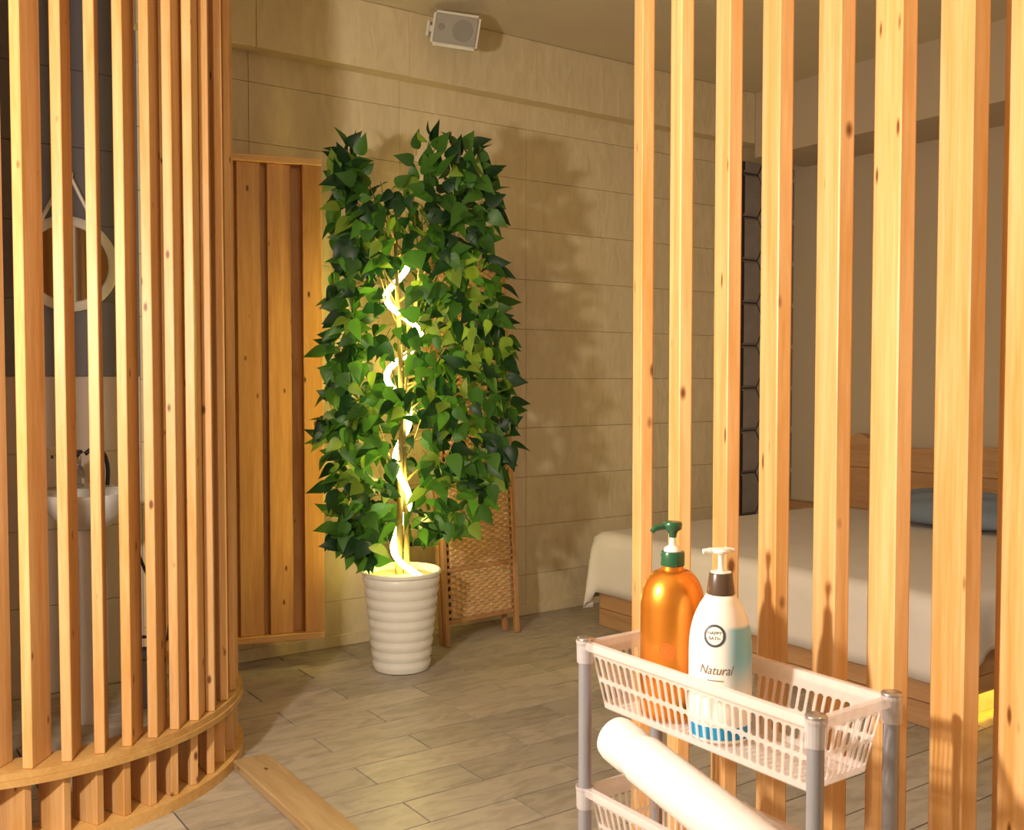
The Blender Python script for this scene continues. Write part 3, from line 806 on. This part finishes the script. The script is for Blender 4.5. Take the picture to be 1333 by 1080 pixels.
# ------------------------------------------------------------------ loudspeaker under the ceiling
spc = W(-0.248, 4.68, 2.825)
spk = tag(empty('loudspeaker', spc), 'small white box loudspeaker fixed high on the wall under the ceiling', 'speaker')
spk.rotation_euler = (math.radians(8), math.radians(11), YAW+math.radians(-8)); spk.scale = (1.08, 1.08, 1.08)
b = box(-.105, .105, -.06, .065, -.072, .072)
for v in b.verts:
    if v.co.y > 0: v.co.x *= .72; v.co.z *= .85
bmesh.ops.bevel(b, geom=b.edges[:], offset=.012, segments=3, affect='EDGES'); smooth(obj('case', b, 'speaker', spk), 40)
obj('grille', box(-.088, .094, -.0645, -.0605, -.058, .058, .003), 'grille', spk)
o = smooth(obj('woofer', lathe([(.043, 0), (.043, .003), (.03, .0035), (.01, .0042)], 32), 'cone', spk), 40); o.location = (.035, -.0648, 0); o.rotation_euler = (PI/2, 0, 0)
o = smooth(obj('tweeter', lathe([(.014, 0), (.014, .003), (.006, .004)], 20), 'cone', spk), 40); o.location = (-.058, -.0648, .004); o.rotation_euler = (PI/2, 0, 0)
b = bmesh.new(); bm_box(b, -.135, -.122, -.02, .02, -.035, .03, .003); bm_box(b, -.122, -.09, -.012, .012, -.012, .012); bm_box(b, -.135, -.06, .02, .034, -.03, .03, .003)
tube([(-.08, .03, 0), (-.06, .14, .0)], .012, 10, b)
obj('bracket', b, 'speaker', spk)

# ------------------------------------------------------------------ slim basket cart
KU0, KU1, KV0, KV1 = 1.003, 1.172, .782, 1.245
KZ = 0.828
cart = tag(empty('basket_cart', ((KU0+KU1)/2, (KV0+KV1)/2, 0)), 'slim tiered cart with clear plastic baskets on grey metal posts', 'cart')
KC = Vector(((KU0+KU1)/2, (KV0+KV1)/2, 0))
def perforated(bm, P, w0, w1, h0, h1, nc, rows, mx, my, th, nrm):
    """P(s,t)->point on a surface, slots cut in an nc x rows grid; th thickness along nrm"""
    def cell(a, b, c, d):
        A = [(a, c), ((a+b)/2, c), (b, c), (b, (c+d)/2), (b, d), ((a+b)/2, d), (a, d), (a, (c+d)/2)]
        ia, ib, ic, id_ = a+mx, b-mx, c+my, d-my; cx, cz = min((ib-ia)*.32, .003), min((id_-ic)*.2, .0028)
        I = [(ia, ic+cz), (ia+cx, ic), (ib-cx, ic), (ib, ic+cz), (ib, id_-cz), (ib-cx, id_), (ia+cx, id_), (ia, id_-cz)]
        O = [(a, c), (a+(b-a)*.3, c), (b-(b-a)*.3, c), (b, c), (b, d), (b-(b-a)*.3, d), (a+(b-a)*.3, d), (a, d)]
        vo = [[bm.verts.new(P(*q)+nrm*k) for q in O] for k in (0, th)]
        vi = [[bm.verts.new(P(*q)+nrm*k) for q in I] for k in (0, th)]
        for i in range(8):
            j = (i+1) % 8
            bm.faces.new((vo[0][i], vo[0][j], vi[0][j], vi[0][i]))
            bm.faces.new((vo[1][j], vo[1][i], vi[1][i], vi[1][j]))
            bm.faces.new((vi[0][i], vi[0][j], vi[1][j], vi[1][i]))
    for i in range(nc):
        for k in range(rows):
            cell(w0+(w1-w0)*i/nc, w0+(w1-w0)*(i+1)/nc, h0+(h1-h0)*k/rows, h0+(h1-h0)*(k+1)/rows)
def basket_mesh():
    bm = bmesh.new()
    hu, hv = (KU1-KU0)/2-.012, (KV1-KV0)/2-.014
    bu, bv = hu-.016, hv-.020; D = .104; th = .0022
    tl = lambda t: (t+D)/D
    def lerp(a, b, t): return a+(b-a)*t
    for s in (-1, 1):
        P = lambda x, t, s=s: Vector((s*lerp(bu, hu, tl(t)), x*lerp(bv, hv, tl(t))/hv, t))
        perforated(bm, P, -hv, hv, -.098, -.020, 29, 2, .0021, .0028, th, Vector((s, 0, 0)))
        P2 = lambda x, t, s=s: Vector((x*lerp(bu, hu, tl(t))/hu, s*lerp(bv, hv, tl(t)), t))
        perforated(bm, P2, -hu, hu, -.098, -.020, 10, 2, .0021, .0028, th, Vector((0, s, 0)))
        # plain strips above and below the slots
        for t0, t1 in ((-D, -.098), (-.020, 0.0)):
            for Q, w in ((P, hv), (P2, hu)):
                n_ = Vector((s, 0, 0)) if Q is P else Vector((0, s, 0))
                a = [Q(-w, t0), Q(w, t0), Q(w, t1), Q(-w, t1)]
                f = [bm.verts.new(q) for q in a]; g = [bm.verts.new(q+n_*th) for q in a]
                bm.faces.new(f); bm.faces.new(g[::-1])
                for i in range(4): bm.faces.new((f[i], f[(i+1) % 4], g[(i+1) % 4], g[i]))
    P = lambda x, y: Vector((x, y, -D))
    perforated(bm, P, -bu, bu, -bv, bv, 10, 30, .0036, .0035, th, Vector((0, 0, -1)))
    return bm
def rim_mesh():
    bm = bmesh.new(); hu, hv = (KU1-KU0)/2-.011, (KV1-KV0)/2-.013; o_ = .012
    for s in (-1, 1):
        bm_box(bm, -hu-o_, hu+o_, s*hv if s > 0 else -hv-o_, hv+o_ if s > 0 else -hv, -.013, .0, .002)
        bm_box(bm, s*hu if s > 0 else -hu-o_, hu+o_ if s > 0 else -hu, -hv-.0002, hv+.0002, -.013, .0, .002)
    for sx in (-1, 1):
        for sy in (-1, 1):
            lathe([(.0135, -.034), (.0140, -.006), (.0150, -.002), (.0150, .002)], 20, bm, (sx*(hu+.004), sy*(hv+.006), 0), cap0=False, cap1=False)
    return bm
bmesh_b = None
tiers = [KZ, KZ-.236]
bme = rme = None
for i, z in enumerate(tiers):
    if bme is None:
        o = obj('basket', basket_mesh(), 'basket', cart, (0, 0, z)); bme = o.data
        r = obj('rim', rim_mesh(), 'basket', o); rme = r.data
    else:
        o = bpy.data.objects.new('basket', bme); link(o, cart); o.location = (0, 0, z)
        r = bpy.data.objects.new('rim', rme); link(r, o)
hu, hv = (KU1-KU0)/2-.007, (KV1-KV0)/2-.007
for sx in (-1, 1):
    for sy in (-1, 1):
        p_ = smooth(obj('post', lathe([(.0108, .02), (.0108, KZ+.001)], 24, c=(sx*hu, sy*hv, 0)), 'grey_metal', cart), 40)
        smooth(obj('post_cap', lathe([(.0135, KZ-.003), (.0138, KZ+.004), (.0128, KZ+.0058), (.004, KZ+.0064)], 24, c=(sx*hu, sy*hv, 0)), 'chrome', p_), 60)
        smooth(obj('foot', lathe([(.016, .0005), (.016, .018), (.012, .024)], 20, c=(sx*hu, sy*hv, 0)), 'print_dark', p_), 40)

# ------------------------------------------------------------------ pump bottles
BZ = KZ-.104+.0015
ob = W(.2490, 1.5496, BZ)
bt = tag(empty('shampoo_bottle', ob, YAW), 'glossy orange pump bottle with dark green pump standing in the clear basket', 'bottle')
pr = [(.044, 0), (.0485, .003), (.0495, .012), (.0495, .170)]
for i in range(1, 13):
    a = PI/2*i/12; pr.append((.0175+.032*math.cos(a), .170+.056*math.sin(a)))
pr += [(.0165, .232)]
smooth(obj('body', lathe(pr, 56), 'orange', bt), 60)
smooth(obj('collar', lathe([(.0180, .2325), (.0185, .234), (.0185, .252), (.0172, .2545), (.010, .2548)], 36), 'green', bt), 50)
smooth(obj('piston', lathe([(.014, .2549), (.0125, .260), (.0055, .264), (.0045, .285)], 24), 'white_plastic', bt), 50)
hd = bmesh.new(); lathe([(.0055, .276), (.0065, .282), (.009, .286), (.0135, .289), (.0145, .297), (.0125, .3005), (.004, .3015)], 28, hd)
tube(catmull([(-.008, -.001, .2925), (-.018, -.003, .2925), (-.028, -.006, .2905), (-.0335, -.008, .2855)], 5), [.0052]*8+[.0048]*4+[.0042]*4, 12, hd)
smooth(obj('pump_head', hd, 'green', bt), 50)
def prof_r(z, P):
    for (ra_, za), (rb_, zb) in zip(P, P[1:]):
        if za <= z <= zb: return ra_+(rb_-ra_)*(z-za)/max(zb-za, 1e-6)
    return P[-1][0]
def wrapped(me_pts_faces, r, name, mat, parent, zc, ang0, P=None):
    verts, faces = me_pts_faces; bm = bmesh.new()
    vs2 = []
    for x, y in verts:
        a = ang0+x/r; r = (prof_r(zc+y, P)+.0005) if P else r; vs2.append(bm.verts.new((r*math.sin(a), -r*math.cos(a), zc+y)))
    for f in faces:
        try: bm.faces.new([vs2[i] for i in f])
        except Exception: pass
    return obj(name, bm, mat, parent)
def ring2d(r0, r1, n=40):
    v = []; f = []
    for i in range(n):
        a = 2*PI*i/n; v += [(r0*math.cos(a), r0*math.sin(a)), (r1*math.cos(a), r1*math.sin(a))]
    for i in range(n):
        j = (i+1) % n; f.append((2*i, 2*i+1, 2*j+1, 2*j))
    return v, f
def text2d(s, size, shear=0.0, sx=1.0):
    c = bpy.data.curves.new('lettering', 'FONT'); c.body = s; c.size = size; c.shear = shear; c.align_x = 'CENTER'; c.align_y = 'CENTER'; c.resolution_u = 4
    o = bpy.data.objects.new('lettering', c); col.objects.link(o)
    dg = bpy.context.evaluated_depsgraph_get(); me = bpy.data.meshes.new_from_object(o.evaluated_get(dg))
    v = [(q.co.x*sx, q.co.y) for q in me.vertices]; f = [tuple(p.vertices) for p in me.polygons]
    bpy.data.objects.remove(o); bpy.data.curves.remove(c); bpy.data.meshes.remove(me)
    return v, f
# small red print on the orange bottle: three bars in a disc
for r0, r1 in ((.0105, .0125), (.006, .0085), (.001, .004)):
    wrapped(ring2d(r0, r1, 32), .0499, 'print', 'print_red', bt, .110, -.33)
lb = W(.3045, 1.457, BZ)
lo_ = tag(empty('body_wash_bottle', lb, YAW), 'white and pale blue pump bottle with brown collar in the clear basket', 'bottle')
pr = [(.041, 0), (.0445, .003), (.0455, .010), (.0455, .125), (.0450, .140), (.0437, .152), (.0415, .163), (.0385, .174), (.0345, .184), (.0300, .193), (.0252, .2005), (.0205, .208)]
LPR = [(r__, z__) for r__, z__ in pr]
smooth(obj('body', lathe(pr, 56), 'lotion', lo_), 60)
smooth(obj('collar', lathe([(.0200, .2085), (.0202, .2105), (.0168, .2375), (.0160, .239), (.006, .2392)], 36), 'brown_cap', lo_), 40)
hd = bmesh.new(); lathe([(.0150, .2394), (.0150, .2410), (.0055, .2415), (.0042, .246), (.0042, .264), (.0075, .2675), (.0125, .2685), (.0140, .2715), (.012, .2745), (.003, .2755)], 28, hd)
tube(catmull([(-.006, 0, .2712), (-.018, -.001, .2712), (-.0265, -.002, .2705)], 4), [.0045]*5+[.0038]*4, 12, hd)
tube([(.006, 0, .2722), (.019, 0, .2722)], [.005, .0028], 10, hd)
smooth(obj('pump_head', hd, 'white_plastic', lo_), 50)
A_ = -.40
wrapped(ring2d(.0124, .0158, 48), .0459, 'logo_ring', 'print_dark', lo_, .156, A_, LPR)
wrapped(text2d('HAPPY', .0068), .0460, 'lettering', 'print_dark', lo_, .1597, A_, LPR)
wrapped(text2d('BATH', .0068), .0460, 'lettering', 'print_dark', lo_, .1525, A_, LPR)
wrapped(text2d('Natural', .0185, .35, .86), .0460, 'lettering', 'print_brown', lo_, .107, A_+.04, LPR)
def dashes(ws, h, gap):
    x = -(sum(ws)+gap*(len(ws)-1))/2; v = []; f = []
    for w in ws:
        i = len(v); v += [(x, -h/2), (x+w, -h/2), (x+w, h/2), (x, h/2)]; f.append((i, i+1, i+2, i+3)); x += w+gap
    return v, f
wrapped(dashes([.0016, .0013, .0015, .0012, .0016, .0014, .0030, .0012, .0015, .0016, .0013], .0016, .0006), .0460, 'fine_print', 'print_brown', lo_, .0925, A_+.04, LPR)

# ------------------------------------------------------------------ wrapped paper roll lying across the lower basket
ra = W(.1560, 1.537, .6945); rb = W(.3350, 1.250, .6330)
ax = (rb-ra); RL = ax.length
roll = tag(empty('paper_roll', ra), 'white paper roll in clear film lying across the lower basket', 'paper roll')
roll.rotation_mode = 'QUATERNION'; roll.rotation_quaternion = Vector((0, 0, 1)).rotation_difference(ax.normalized())
r0 = .0355
smooth(obj('roll_body', lathe([(.012, .002), (.026, 0), (.033, .004), (r0, .014), (r0, .052), (r0-.003, .060), (r0-.003, .066), (r0+.001, .076), (r0+.0015, RL-.01), (.03, RL), (.012, RL)], 48), 'roll', roll), 60)
bm = bmesh.new(); n = 40; seg = 36; R2 = []
r3 = random.Random(3)
for i in range(n+1):
    t = i/n; zz_ = .07+(RL+.035-.07)*t
    base = r0+.0022+(.006*max(0, t-.6)/.4)
    if t > .93: base *= 1-.5*((t-.93)/.07)
    R2.append([bm.verts.new(((base+.0022*math.sin(7*a_+11*t)*t+r3.uniform(-.001, .001)*(1+2*t))*math.cos(a_), (base+.0022*math.sin(7*a_+11*t)*t+r3.uniform(-.001, .001)*(1+2*t))*math.sin(a_), zz_)) for a_ in [2*PI*k/seg for k in range(seg)]])
for a, b in zip(R2, R2[1:]):
    for i in range(seg): bm.faces.new((a[i], a[(i+1) % seg], b[(i+1) % seg], b[i]))
smooth(obj('film', bm, 'wrap', roll))
# crumpled clear bag in the lower basket
bm = bmesh.new(); bmesh.ops.create_icosphere(bm, subdivisions=4, radius=1)
r4 = random.Random(5)
from mathutils import noise as mnoise
for v in bm.verts:
    d = v.co.normalized(); q = 1+.22*mnoise.noise(d*2.3)+.18*abs(mnoise.noise(d*5.1))+.06*mnoise.noise(d*11)
    v.co = Vector((d.x*.040*q, d.y*.11*q, d.z*.046*q))
bag = obj('crumpled_bag', bm, 'wrap'); bag.location = W(.375, 1.36, KZ-.236-.104+.066); bag.rotation_euler = (0, 0, 0)
tag(bag, 'crumpled clear plastic bag lying in the lower basket beside the roll', 'bag')
